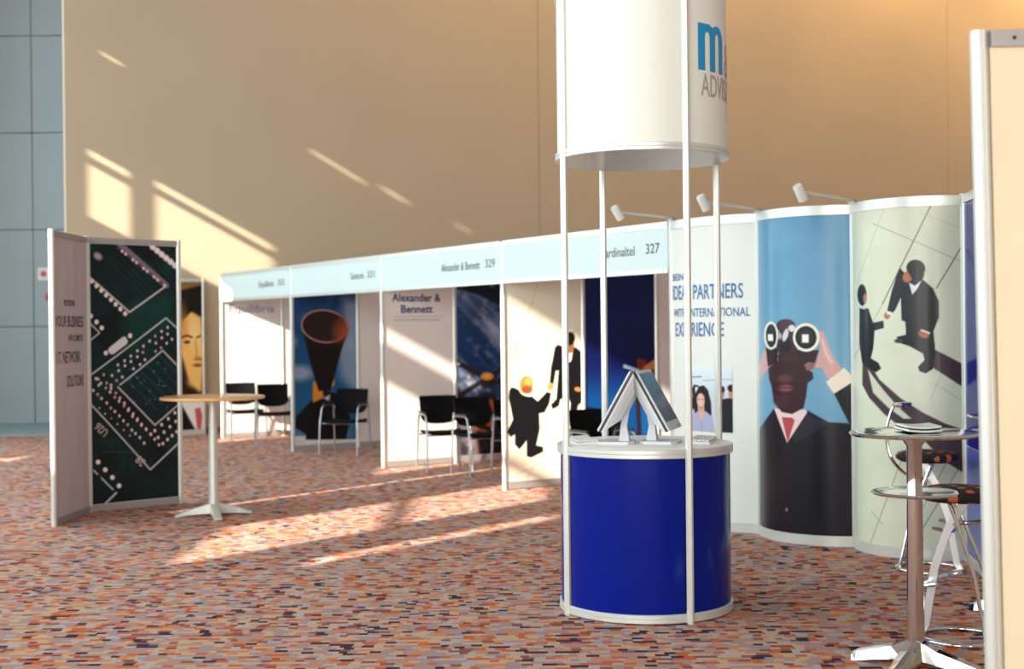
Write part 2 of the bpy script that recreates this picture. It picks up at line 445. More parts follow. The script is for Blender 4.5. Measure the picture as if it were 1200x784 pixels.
p2 = partition(2, 'partition with bold navy company heading and orbit poster', 3, ['panel']*3)
lettering('Alexander &', p2, on_face, .13, .79, 1.965, .092, 'navy_ink', .022)
lettering('Bennett', p2, on_face, .25, .68, 1.83, .092, 'navy_ink', .022)
MB().box((.47, -.0085, 1.785), (.7, .001, .004)).build('printed_rule', M['grey_ink'], p2)
lettering('corporate offshoring solutions', p2, on_face, .15, .78, 1.735, .026, 'grey_ink')
def orbit(p):
    p.grad(380, 480, (14, 48, 96))
    p.noise((206, 204, 220), 30, .95, 5, sx=.35, sy=2.2, rot=.85, lo=.40, hi=.66)
    p.noise((8, 22, 56), 40, .5, 6, lo=.5, hi=.75)
    p.poly([(525, 330), (640, 330), (640, 384), (586, 358), (560, 345), (534, 337)], (4, 6, 14), 3)
    p.line([(534, 338), (560, 346), (586, 359), (640, 386)], 3, (130, 160, 196), .6, 3)
    p.poly([(525, 480), (640, 470), (640, 560), (525, 560)], (120, 100, 104), 40); p.noise((206, 180, 180), 9, .5, 9, lo=.5, hi=.7); p.noise((20, 18, 26), 12, .6, 12, lo=.55, hi=.7)
    p.poly([(534, 336), (640, 330), (640, 440), (534, 440)], (16, 48, 96), 1, 0.25)
    for a, b in (((536, 425), (563, 439)), ((533, 466), (563, 447)), ((620, 418), (576, 438)), ((620, 462), (576, 446))): p.line([a, b], 5.5, (42, 30, 28), 1, 1)
    p.ell(536, 426, 2.5, 1.6, (235, 225, 215)); p.ell(570, 448, 8, 7, (28, 20, 22)); p.ell(569.6, 440.6, 7.6, 4.8, (214, 132, 50)); p.ell(569.6, 440.2, 4, 2.4, (240, 168, 80))
    p.poly([(562, 460), (578, 458), (590, 500), (600, 540), (560, 540), (556, 500)], (26, 18, 22), 3)
    p.line([(574, 470), (581, 492), (570, 498)], 4, (210, 86, 40), 1, 2); p.line([(556, 502), (585, 512)], 3, (206, 96, 40), 1, 2)
poster('poster', p2, 100, 290, sheet(1), flat(535, 609.5, 309.7, 311.2, 534.5, 529.5), orbit, (22, 66, 116), label='poster of a satellite above the blue earth')

p1 = partition(1, 'partition with handshake poster and dark blue hand poster', 3, ['panel', 'panel', 'panel'])
def shake(p):
    Z = lambda l: [(580+a/4.125, 370+b/4.125) for a, b in l]
    p.noise((206, 194, 172), 60, .5, 2)
    for a, b in (((592, 330), (690, 300)), ((600, 420), (690, 380)), ((592, 520), (690, 470)), ((592, 560), (690, 520)), ((640, 570), (690, 440)), ((592, 450), (640, 300)), ((610, 570), (650, 500))): p.line([a, b], .8, (196, 182, 162), .7)
    p.ell(615, 535, 20, 10, (190, 170, 150), 0, 8, .35)
    bk = (18, 17, 22)
    p.poly(Z([(76, 343), (98, 349), (122, 366), (170, 385), (200, 412), (245, 365), (264, 372), (255, 420), (232, 465), (205, 470), (208, 545), (190, 625), (222, 632), (224, 655), (165, 685), (145, 678), (145, 600), (130, 622), (110, 645), (90, 622), (90, 572), (70, 586), (53, 560), (82, 500), (70, 430), (62, 395), (66, 360)]), bk)
    p.ell(615.7, 459.5, 8.3, 4.2, (240, 236, 228), .3); p.ell(615.5, 450, 7.4, 10, (226, 140, 62), .1); p.ell(617.5, 447, 4.6, 6, (240, 172, 96), .1, 3); p.ell(616, 456, 6.4, 5, (150, 84, 48), .1, 3)
    p.poly(Z([(300, 135), (350, 160), (385, 148), (416, 170), (416, 412), (395, 432), (383, 500), (368, 526), (350, 512), (360, 420), (345, 385), (308, 402), (302, 432), (272, 450), (263, 428), (290, 400), (302, 262), (288, 262), (276, 328), (258, 322), (265, 250), (285, 150)]), bk)
    p.poly(Z([(345, 165), (375, 155), (365, 215), (350, 225)]), (232, 228, 222)); p.ell(667, 404, 5.2, 9, (150, 92, 52), 0, 1); p.ell(667, 396, 6, 8, (20, 15, 16), .2)
    p.ell(643.5, 452.5, 3.6, 4.6, (226, 158, 92), .4, 1); p.ell(676, 455.5, 4.2, 2.6, (214, 134, 72), .2, 1)
poster('poster', p1, 130, 370, sheet(0), flat(593, 680, 293.5, 295.8, 564.5, 557), shake, (236, 228, 208), label='poster of two men in dark suits shaking hands seen from above')
def bluehand(p):
    p.noise((2, 8, 52), 60, .6, 4, lo=.4, hi=.7); p.grad(428, 468, (6, 70, 134))
    p.poly([(684, 476), (706, 480), (724, 494), (742, 520), (742, 560), (684, 560)], (5, 7, 14), 3)
    p.poly([(745, 420), (748, 418.5), (752, 421), (756, 420), (758, 432), (747, 436)], (120, 46, 24), 1.5)
    p.poly([(752, 430), (760, 424), (770, 418), (770, 443), (758, 444)], (206, 124, 66), 1.5); p.ell(762, 436, 5, 4, (110, 52, 26), 0, 3)
    p.poly([(729, 426.5), (731, 426), (757, 435), (756, 438.5), (729, 430)], (150, 176, 214), 1)
    p.poly([(742, 445), (770, 440), (770, 560), (738, 560), (745, 500)], (48, 24, 20), 3); p.poly([(748, 455), (770, 455), (770, 560), (752, 560)], (10, 84, 154), 3)
poster('poster', p1, 110, 330, sheet(1), flat(685.7, 766.7, 295.6, 297.8, 557, 550), bluehand, (6, 22, 84), label='dark blue poster with a hand holding a slim pale bar')

def fascia(i, txt, num, label, spans):
    a = Vector((*PST[i+1], 0)); L = (Vector((*PST[i], 0))-a).length
    t = thing('fascia_board', (a.x, a.y, 0), RZ_F, label, 'fascia board', 'booth fascia boards')
    MB().box((L/2, 0, 2.29), (L-.05, .02, .36)).build('panel', M['fascia'], t)
    MB().box((L/2, 0, 2.485), (L-.05, .034, .05)).build('top_rail', M['alu'], t)
    MB().box((L/2, 0, 2.10), (L-.05, .034, .04)).build('bottom_rail', M['alu'], t)
    fm = lambda x, z: (x, -.0125, z)
    (x0, x1), (n0, n1) = spans
    lettering(txt, t, fm, x0*L, x1*L, 2.25, .085, 'black_ink'); lettering(num, t, fm, n0*L, n1*L, 2.255, .085, 'black_ink')
fascia(3, 'Equilibria', '333', 'fascia board farthest left, beside the sunlit end wall', ((.58, .78), (.84, .92)))
fascia(2, 'Selecon', '331', 'fascia board above the poster of the raised horn', ((.70, .83), (.87, .94)))
fascia(1, 'Alexander & Bennett', '329', 'fascia board lettered with the name Alexander & Bennett', ((.54, .84), (.88, .95)))
fascia(0, 'Cardinaltel', '327', 'fascia board lettered with the name Cardinaltel, nearest the curved panels', ((.63, .82), (.88, .95)))

# ================================================================== CURVED DISPLAY PANELS
CP = [(1.34, 11.07), (1.934, 10.36), (2.506, 9.71), (3.107, 9.09)]
def curved(i, sag, label, m, lead=True):
    a = Vector(CP[i]); b = Vector(CP[i+1]); c = b-a; L = c.length
    t = thing('curved_display_panel', (a.x, a.y, 0), math.atan2(c.y, c.x), label, 'display panel', 'curved display panels')
    # local: x along chord, -y outwards
    R = (L*L/4+sag*sag)/(2*sag); ha = math.asin(L/2/R); cx, cy = L/2, R-sag
    def at(u, r=0.):
        ph = (u-.5)*2*ha; return (cx+(R+r)*np.sin(ph), cy-(R+r)*np.cos(ph))
    n = 28
    def band(name, z0, z1, r0, r1, mm):
        poly = [at(k/n, r1) for k in range(n+1)]+[at(k/n, r0) for k in range(n, -1, -1)]
        mb = MB(); q = [[(x, y, z) for x, y in poly] for z in (z0, z1)]
        N = len(poly)
        mb.add(q[0]+q[1], [(k, (k+1), N+k+1, N+k) for k in range(N-1)]+[(N-1, 0, N, 2*N-1)]+[(k, k+1, N-2-k, N-1-k) for k in range(n)]+[(N+k, N+k+1, 2*N-2-k, 2*N-1-k) for k in range(n)], True)
        return mb.build(name, M[mm], t)
    band('panel', .06, 2.45, -.006, .0, m); band('top_rail', 2.44, 2.51, -.016, .012, 'alu'); band('bottom_rail', .0, .075, -.016, .012, 'alu')
    MB().prism(octa(0, 0, .024), 0, 2.52).build('post', M['alu'], t)
    if i == 2: MB().prism(octa(L, 0, .024), 0, 2.52).build('post', M['alu'], t)
    return t, at
def curved_sheet(at, u0=.0, u1=1., z0=.075, z1=2.44):
    def f(u, v):
        x, y = at(u0+(u1-u0)*u, .004); return x, y, z1+(z0-z1)*v
    return f
def cub(k, u): return ((k[0]*u+k[1])*u+k[2])*u+k[3]
def curved_layout(kx, kt, kb, u0=0., u1=1., v0=0., v1=1.):
    def f(u, v):
        q = u0+(u1-u0)*u; yt = cub(kt, q); yb = cub(kb, q); return cub(kx, q), yt+(yb-yt)*(v0+(v1-v0)*v)
    return f

ca, ata = curved(0, .10, 'white curved panel with blue lettering and a small office photo', 'white')
AL = .954
fa = lambda x, z: (*[float(q) for q in ata(x/AL, .003)], z)
for txt, u0, u1, z, cap in (('BEING', .03, .29, 2.01, .057), ('IDEAL PARTNERS', .03, .87, 1.852, .117), ('WITH', .05, .25, 1.708, .069), ('INTERNATIONAL', .30, .93, 1.708, .069), ('EXPERIENCE', .08, .69, 1.55, .112)):
    lettering(txt, ca, fa, u0*AL, u1*AL, z, cap, 'blue_ink', .012)
def office(p):
    Z = lambda l: [(780+a/3.564, 300+b/3.564) for a, b in l]
    p.grad(430, 470, (196, 212, 222)); p.line(Z([(85, 505), (150, 505)]), 1.4, (90, 120, 150)); p.line(Z([(160, 520), (280, 515)]), 1, (150, 175, 190)); p.line(Z([(110, 480), (112, 560)]), .8, (90, 120, 140))
    p.poly(Z([(92, 660), (90, 600), (98, 560), (112, 545), (125, 560), (130, 620), (128, 660)]), (40, 24, 32)); p.ell(810, 463, 2.4, 4.4, (196, 140, 124))
    p.poly(Z([(85, 640), (135, 640), (135, 740), (85, 740)]), (196, 190, 212), 2)
    p.poly(Z([(228, 600), (282, 590), (282, 738), (225, 738)]), (24, 24, 30)); p.ell(846, 462, 3, 6, (190, 130, 110)); p.ell(846, 456.5, 3.6, 4, (24, 18, 20)); p.ell(857, 461, 3.4, 6.5, (200, 142, 122)); p.ell(857, 455, 4.4, 4.2, (24, 18, 20))
    p.poly(Z([(122, 680), (120, 620), (126, 575), (140, 545), (160, 540), (178, 560), (190, 610), (192, 668), (175, 660), (130, 670)]), (26, 18, 24))
    p.poly(Z([(135, 600), (160, 600), (164, 665), (150, 692), (134, 665)]), (206, 160, 148), 1)
    p.poly(Z([(95, 740), (98, 680), (130, 650), (170, 650), (198, 675), (205, 740)]), (172, 174, 204)); p.poly(Z([(135, 650), (150, 690), (166, 650)]), (214, 172, 160)); p.line(Z([(150, 690), (152, 740)]), .7, (140, 140, 176))
    p.ell(821.3, 469, 4.6, 8.2, (228, 184, 168)); p.line(Z([(135, 600), (143, 598)]), .8, (60, 40, 46)); p.line(Z([(153, 598), (161, 600)]), .8, (60, 40, 46)); p.line(Z([(142, 632), (154, 632)]), 1., (180, 90, 92)); p.line([(813, 462), (814, 452), (818, 452.5)], 2.2, (26, 18, 24))
KX0, KT0, KB0 = [-11.93, 63.7, 50.0, 788.2], [1.44, -.28, -10.05, 269.31], [-2.38, -1.31, 17.54, 601.15]
poster('photo_print', ca, 84, 110, curved_sheet(ata, .25, .765, .78, 1.303), curved_layout(KX0, KT0, KB0, .25, .765, (2.44-1.303)/2.37, (2.44-.78)/2.37), office, (226, 234, 240), label='small photo of office workers')

cb, atb = curved(1, .20, 'blue curved panel with poster of a man looking through binoculars', 'white')
def bino(p):
    Z = lambda l: [(880+a/4.125, 350+b/4.125) for a, b in l]
    p.grad(250, 430, (112, 164, 194)); p.noise((120, 172, 200), 50, .4, 8)
    sk = (54, 28, 34); p.poly(Z([(70, 590), (115, 530), (160, 560), (270, 540), (372, 600), (470, 605), (520, 640), (540, 1200), (30, 1200), (35, 640)]), (24, 24, 34), 1.5)
    p.poly(Z([(270, 560), (372, 602), (300, 650), (215, 700), (190, 670)]), (40, 40, 52), 3)
    p.poly(Z([(112, 528), (160, 545), (268, 538), (272, 552), (175, 700), (130, 580)]), (232, 206, 204), 1); p.poly(Z([(150, 575), (200, 578), (212, 590), (178, 698), (160, 620)]), (178, 74, 84), 1)
    p.poly(Z([(85, 330), (105, 280), (180, 260), (265, 290), (285, 350), (300, 360), (302, 390), (275, 410), (268, 470), (255, 530), (200, 560), (150, 550), (112, 500), (100, 420), (90, 390)]), sk, 1.2)
    p.ell(922, 382, 11, 8, (70, 40, 46)); p.ell(920, 444, 9, 5, (104, 62, 62), 0, 4, .8); p.ell(921, 455.5, 8.5, 4, (126, 78, 78), 0, 3); p.line([(913, 455), (929, 455)], 1., (34, 14, 20)); p.ell(916, 470, 9, 8, (78, 44, 48), 0, 6, .6)
    p.poly(Z([(45, 400), (40, 330), (60, 260), (80, 240), (130, 250), (135, 300), (95, 330), (60, 370)]), (206, 164, 158), 1.5)
    p.poly(Z([(330, 160), (352, 158), (372, 220), (400, 290), (442, 340), (375, 395), (345, 340), (300, 330), (270, 345), (262, 320), (320, 300), (335, 240)]), (210, 160, 152), 1.2); p.poly(Z([(262, 320), (320, 300), (300, 345), (270, 350)]), (150, 96, 92), 2)
    p.line(Z([(345, 200), (365, 270), (390, 310)]), 2.5, (232, 196, 186), 1, 2)
    p.poly(Z([(362, 405), (450, 335), (500, 385), (500, 410), (402, 465)]), (240, 226, 212), 1); p.poly(Z([(400, 462), (500, 400), (520, 420), (520, 660), (470, 600)]), (20, 20, 28), 1)
    p.poly(Z([(130, 180), (150, 150), (210, 150), (215, 230), (190, 300), (150, 300), (130, 240)]), (60, 34, 42), 1)
    p.poly(Z([(135, 215), (215, 215), (250, 300), (200, 300), (150, 290)]), (60, 30, 34), 1.5); p.ell(922, 404, 6, 10, (24, 18, 24)); p.ell(921.5, 393, 3, 8, (206, 206, 210), .3, 1); p.ell(929, 385, 4, 4, (214, 214, 216), 0, 1); p.ell(915, 394, 2, 4, (170, 170, 178), 0, 1)
    p.poly(Z([(75, 240), (135, 240), (130, 310), (85, 330)]), (40, 22, 28), 1.5); p.poly(Z([(215, 250), (330, 250), (310, 310), (240, 310)]), (46, 26, 32), 1.5)
    p.ell(904.5, 393.7, 8.4, 16.4, (238, 236, 222)); p.ell(904.7, 393.7, 6.2, 13.6, (16, 16, 20)); p.poly(Z([(84, 174), (110, 172), (112, 206), (86, 206)]), (236, 238, 232), 1)
    p.ell(945.6, 395.8, 15.4, 16.8, (238, 236, 222)); p.ell(945.2, 395.8, 12.2, 13.4, (16, 16, 20)); p.ell(945, 396, 9, 10, (40, 36, 38), 0, 3); p.poly(Z([(250, 174), (282, 174), (282, 214), (250, 214)]), (240, 242, 236), 1)
    p.ell(921, 598, 1.8, 2.4, (110, 110, 116))
KX1, KT1, KB1 = [-60.72, 174.7, -3.32, 890.31], [6.0, -3.58, -11.74, 260.43], [-9.59, 1.71, 22.28, 614.98]
poster('poster', cb, 170, 470, curved_sheet(atb), curved_layout(KX1, KT1, KB1), bino, (84, 142, 178), 'gloss_print', 'glossy poster of a man holding binoculars to his eyes')

cc, atc = curved(2, .23, 'curved panel with aerial handshake poster behind the bar stools', 'white')
def aerial(p):
    Z = lambda l: [(990+a/3.267, 280+b/3.267) for a, b in l]
    p.noise((200, 208, 186), 70, .6, 3); p.noise((232, 232, 212), 40, .4, 4)
    for a, b, wd, cc_ in (((1094, 238), (1036, 356), 1.1, (84, 84, 78)), ((1036, 356), (990, 440), .7, (150, 154, 140)), ((1140, 270), (1098, 338), 1.2, (70, 70, 66)), ((1025, 262), (1140, 312), .8, (150, 152, 138)), ((1040, 240), (1006, 330), .6, (180, 184, 168)), ((1080, 250), (1130, 268), .6, (176, 180, 164)),
                          ((1140, 520), (1080, 620), .9, (110, 112, 104)), ((1056, 540), (1018, 640), .8, (130, 134, 124)), ((1128, 505), (1030, 690), .7, (120, 122, 112)), ((1020, 600), (1034, 616), .8, (160, 164, 150)), ((1095, 450), (1140, 478), .6, (170, 174, 158)), ((1110, 420), (1090, 470), .6, (170, 174, 158))): p.line([a, b], wd, cc_)
    sh = (72, 56, 62)
    p.poly(Z([(345, 425), (500, 505), (500, 600), (330, 490)]), sh, 1.2)
    p.poly(Z([(70, 470), (105, 490), (135, 540), (215, 612), (300, 668)])+[(1107, 497), (1140, 508), (1140, 562), (1107, 542), (1078, 513), (1060, 505)]+Z([(150, 670), (95, 610), (68, 560)]), sh, 1.2)
    p.poly(Z([(90, 500), (112, 530), (150, 580), (205, 645), (255, 690), (225, 690), (170, 650), (110, 590)]), (206, 210, 190), 1.)
    bk = (20, 21, 26)
    p.poly(Z([(215, 110), (250, 150), (300, 155), (340, 190), (362, 240), (362, 300), (340, 355), (348, 440), (336, 500), (310, 516), (285, 508), (282, 490), (306, 465), (300, 440), (250, 412), (206, 397), (203, 376), (237, 368), (235, 318), (221, 312), (219, 225), (198, 272), (187, 285), (167, 276), (185, 200)]), bk)
    p.ell(1054, 400, 5, 2.6, (60, 60, 64)); p.poly(Z([(250, 168), (272, 180), (298, 158), (282, 190), (262, 215)]), (228, 230, 232)); p.ell(1065, 324.5, 5.6, 7, (178, 110, 84), .4, 1.5); p.ell(1074.5, 314.5, 10.8, 9.8, (18, 15, 18), .2); p.ell(1076, 321, 8, 9, (18, 15, 18))
    p.ell(1041, 370, 3.6, 4.4, (178, 112, 86), .3, 1); p.poly(Z([(165, 275), (186, 282), (182, 292), (165, 290)]), (226, 228, 228)); p.ell(1083, 392, 6.4, 4.4, (170, 96, 74), .4, 1); p.line(Z([(295, 350), (325, 362)]), 2, (228, 228, 226))
    p.poly(Z([(60, 262), (95, 268), (112, 322), (152, 314), (154, 342), (118, 352), (112, 420), (102, 458), (132, 476), (142, 498), (122, 512), (92, 495), (68, 475), (58, 400)]), (24, 30, 36))
    p.ell(1011.5, 346, 5.5, 12.5, (20, 17, 20)); p.ell(1015, 350, 2.2, 6, (176, 116, 96), 0, 1); p.line(Z([(58, 250), (64, 264), (80, 268)]), 1.4, (226, 228, 226))
KX2, KT2, KB2 = [-96.11, 232.5, -6.71, 1001.22], [8.69, -5.06, -13.83, 251.12], [-13.65, 2.85, 26.34, 629.37]
poster('poster', cc, 190, 480, curved_sheet(atc), curved_layout(KX2, KT2, KB2), aerial, (216, 220, 196), 'gloss_print', 'glossy poster of two suited men shaking hands with long shadows')

# flat blue end panel beyond the last curve
a = Vector((*CP[3], 0)); b = Vector((2.975, 8.14, 0)); L = (b-a).length
bp_ = thing('display_panel', (a.x, a.y, 0), math.atan2(b.y-a.y, b.x-a.x), 'flat glossy blue panel beyond the aerial handshake poster', 'display panel')
MB().box((L/2, 0, 1.62), (L-.04, .014, 1.64)).build('panel', M['blue'], bp_)
MB().box((L/2, 0, .43), (L-.04, .014, .72)).build('lower_panel', mat('lavender_blue_laminate', (86, 98, 178), .3, 0, .04, 1, coat=.3), bp_)
MB().box((L/2, 0, 2.48), (L-.04, .03, .06)).build('top_rail', M['alu'], bp_); MB().box((L/2, 0, .035), (L-.04, .03, .07)).build('bottom_rail', M['alu'], bp_)
MB().prism(octa(L, 0, .024), 0, 2.52).build('post', M['alu'], bp_); MB().prism(octa(.055, 0, .02), 0, 2.50).build('post', M['alu'], bp_)

# arm spotlights on the posts
def spotlight(p, dirv, reach, label):
    t = thing('arm_spotlight', (p[0], p[1], 2.515), math.atan2(dirv[1], dirv[0]), label, 'spotlight', 'arm spotlights on the booth posts')
    MB().lathe([(.035, 0), (.035, .02), (.022, .035)], 16).build('clamp', M['alu_grey'], t)
    MB().tube([(0, 0, .02), (reach*.3, 0, .035), (reach, 0, .05)], .012, 8).build('arm', M['alu'], t)
    R = Matrix.Rotation(-PI*.80, 3, 'Y')
    h = MB().lathe([(.014, -.062), (.03, -.06), (.034, -.05), (.034, .062), (.028, .062), (.026, .05)], 20, (reach+.03, 0, .045), True, R).build('lamp_head', M['white'], t)
    MB().lathe([(.024, .045), (.024, .056)], 16, (reach+.03, 0, .045), False, R).build('bulb', M['computer'], h)
    MB().box((reach, 0, .045), (.02, .03, .03), bev=.004).build('bracket', M['alu'], t)
spotlight(CP[0], (-.843, -.537), .53, 'arm spotlight above the Cardinaltel fascia board')
spotlight(CP[1], (-.77, -.64), .60, 'arm spotlight above the white curved panel')
spotlight(CP[2], (-.75, -.66), .60, 'arm spotlight above the binoculars poster')

# ================================================================== FREE-STANDING DISPLAYS, LEFT
fd = thing('folding_display', (-3.84, 11.96, 0), 0, 'two-leaf folding display with circuit board poster and grey text leaf', 'folding display')
def leaf(dx, dy, lean, m):
    L = math.hypot(dx, dy); an = math.atan2(dy, dx); R = Matrix.Rotation(an, 4, 'Z')
    def bx(name, c, d, mm):
        o = MB().box(c, d).build(name, M[mm], fd); o.data.transform(R); return o
    bx('panel', (L/2, 0, 1.25), (L-.04, .014, 2.40), m); bx('top_rail', (L/2, 0, 2.465), (L-.04, .036, .05), 'alu_grey'); bx('bottom_rail', (L/2, 0, .035), (L-.04, .036, .06), 'alu_grey')
    o = MB().prism(octa(L, 0, .024), 0, 2.5).build('post', M['alu'], fd); o.data.transform(R)
    return R, L
MB().prism(octa(0, 0, .024), 0, 2.5).build('post', M['alu'], fd)
R1, L1 = leaf(.68, .59, 0, 'panel')
def cloth_mat():
    m = mat('wrinkled_fabric_graphic', (198, 186, 190), .8, 0, .02, 3); nt = m.node_tree
    tc = nt.nodes.new('ShaderNodeTexCoord'); mp = nt.nodes.new('ShaderNodeMapping'); mp.inputs['Scale'].default_value = (3.5, 3.5, .9)
    n = nt.nodes.new('ShaderNodeTexNoise'); n.inputs['Scale'].default_value = 1.; n.inputs['Detail'].default_value = 1
    bp = nt.nodes.new('ShaderNodeBump'); bp.inputs['Strength'].default_value = .6; bp.inputs['Distance'].default_value = .05
    nt.links.new(tc.outputs['Object'], mp.inputs[0]); nt.links.new(mp.outputs[0], n.inputs['Vector']); nt.links.new(n.outputs['Fac'], bp.inputs['Height']); nt.links.new(bp.outputs['Normal'], nt.nodes['Principled BSDF'].inputs['Normal']); return m
M['cloth'] = cloth_mat()
R0, L0 = leaf(-.02, -.86, 0, 'cloth')
def circuit(p):
    Z3 = lambda l: [(90+a/4.354, 270+b/4.354) for a, b in l]; Z4 = lambda l: [(90+a/4.61, 440+b/4.61) for a, b in l]
    wl, pk = (196, 190, 194), (226, 200, 206)
    p.noise((4, 12, 18), 30, .9, 21, lo=.35, hi=.65); p.noise((12, 74, 66), 26, .6, 22, lo=.5, hi=.8)
    p.poly([(140, 360), (200, 345), (207, 380), (150, 430)], (10, 66, 58), 14, .6)
    for k in range(9): p.line([(120+k*11, 300+k*2), (170+k*11, 350+k*3)], 1., (16, 90, 78), .45)
    for k in range(7): p.line([(150+k*7, 448-k*5), (186+k*7, 482-k*5)], .9, (24, 110, 116), .5)
    p.line(Z3([(195, 60), (465, 285)]), 7, (120, 108, 112), 1, 2)
    for k in range(14): q = k/13; x, y = 90+(205+q*250)/4.354, 270+(95+q*190)/4.354; p.ell(x, y, 2.1, 1.7, (230, 200, 205) if k % 3 else (90, 60, 66), .7, 1)
    p.line(Z3([(50, 240), (260, 420), (450, 295)]), 2.2, wl)
    for k in range(8): q = k/7; p.ell(90+(62+q*175)/4.354, 270+(262+q*165)/4.354, 2.6, 2.9, (236, 222, 222), 0, 1)
    p.ell(112, 301, 5.5, 4, (180, 160, 172), .6, 3)
    for k in range(6): q = k/5; p.ell(90+(390+q*125)/4.354, 270+(88+q*95)/4.354, 4.2, 3.6, (234, 218, 222), .7, 1.5)
    p.line(Z3([(50, 475), (100, 525), (50, 565)]), 1.6, wl)
    for a_, b_ in ((55, 440), (85, 470), (112, 500), (132, 628), (262, 540)): p.ell(90+a_/4.354, 270+b_/4.354, 2.7, 2.9, (236, 222, 222), 0, 1)
    p.poly(Z3([(150, 600), (222, 545), (238, 545), (250, 568), (245, 582), (172, 634), (155, 634), (142, 615)]), (214, 210, 210), 1.2)
    p.line(Z3([(30, 755), (460, 450), (520, 500)]), 1.9, wl); p.line(Z4([(20, 120), (60, 165), (385, 510), (560, 360)]), 1.9, wl)
    p.poly([(136, 452), (191, 412), (212, 430), (212, 474), (180, 497)], (6, 34, 42), 4, .8)
    for k in range(6): p.line([(146+k*8, 446-k*6), (182+k*8, 480-k*6)], .8, (24, 116, 128), .6)
    p.line(Z3([(205, 790), (440, 615), (520, 690)]), 1.8, wl); p.line(Z4([(205, 65), (415, 270), (560, 155)]), 1.8, wl)
    rr = np.random.default_rng(5)
    for row, (a_, b_) in enumerate((((112, 452), (206, 386)), ((108, 447), (204, 380)), ((122, 455), (206, 396)))):
        n = 12
        for k in range(n):
            if rr.random() < .14: continue
            q = (k+.3*row)/n; p.ell(a_[0]+(b_[0]-a_[0])*q+rr.normal()*.5, a_[1]+(b_[1]-a_[1])*q+rr.normal()*.5, 1.6, 1.8, pk if rr.random() < .8 else (196, 150, 160), 0, 1)
    for row, (a_, b_) in enumerate((((108, 444), (180, 515)), ((104, 456), (170, 523)), ((118, 446), (188, 524)), ((106, 474), (150, 512)))):
        n = 13 if row < 3 else 6
        for k in range(n):
            q = (k+.25*row)/n; p.ell(a_[0]+(b_[0]-a_[0])*q+rr.normal()*.4, a_[1]+(b_[1]-a_[1])*q+rr.normal()*.4, 1.6 if row < 3 else 1., 1.9 if row < 3 else 1.1, pk if rr.random() < .85 else (196, 150, 160), 0, 1)
    for a_, b_ in (((184, 513), (207, 494)), ((190, 520), (208, 506)), ((180, 505), (206, 484))):
        for k in range(4): q = k/3; p.ell(a_[0]+(b_[0]-a_[0])*q, a_[1]+(b_[1]-a_[1])*q, 1.9, 2.1, pk, 0, 1)
    for k in range(22): p.ell(146+rr.random()*50, 425+rr.random()*55, .8, .8, (150, 170, 170), 0, .8, .7)
    for a_, b_ in ((109.5, 542), (118, 551), (126.5, 560), (134.5, 569.7)): p.ell(a_, b_, 2.9, 2.9, (240, 224, 224), 0, 1)
    p.line([(104, 551.7), (127, 574)], 2, wl); p.line([(131, 578), (114, 594)], 2.4, wl)
    for k in (110, 117): p.line([(k, 558), (k+1.6, 561)], 3, (20, 30, 30))
    for k in range(14): p.ell(115+k*3, 530+.05*k, .7, .7, (110, 150, 150), 0, .8, .6)
    for r_ in (9, 13): p.line([(128+r_*math.cos(t_), 545+r_*math.sin(t_)) for t_ in np.linspace(-1.2, 1.4, 8)], .8, (20, 84, 84), .6)
ps = poster('poster', fd, 170, 450, lambda u, v: (.028+(L1-.056)*u, np.full(u.shape, -.0105), 2.435+(.07-2.435)*v), flat(102.5, 209.5, 286, 290, 592, 581.5), circuit, (6, 32, 34), label='dark green close-up poster of a circuit board')
ps.data.transform(R1)
def rot_text(txt, x, z, ang, wdt, cap):
    c_, s_ = math.cos(ang), math.sin(ang)
    o = lettering(txt, fd, lambda a_, b_: (x+a_*c_-b_*s_, -.0125, z+a_*s_+b_*c_), -wdt/2, wdt/2, -cap/2, cap, 'warm_grey_ink', .02); o.data.transform(R1)
rot_text('U26', .115, .745, math.radians(137), .13, .07); rot_text('28', .49, .43, math.radians(137), .09, .07)
for txt, x0, x1, z, cap in (('PROVIDING', .30, .62, 1.86, .055), ('YOUR BUSINESS', .06, .85, 1.68, .095), ('WITH COMPLETE', .42, .84, 1.555, .055), ('I.T. NETWORK', .10, .76, 1.37, .098), ('SOLUTIONS', .36, .84, 1.16, .098)):
    # local x of this leaf runs from the hinge to the free post, the face towards the hall is +y
    o = lettering(txt, fd, lambda x, z_: (L0-x, .0085, z_), x0*L0, x1*L0, z, cap, 'black_ink', .012); o.data.transform(R0)

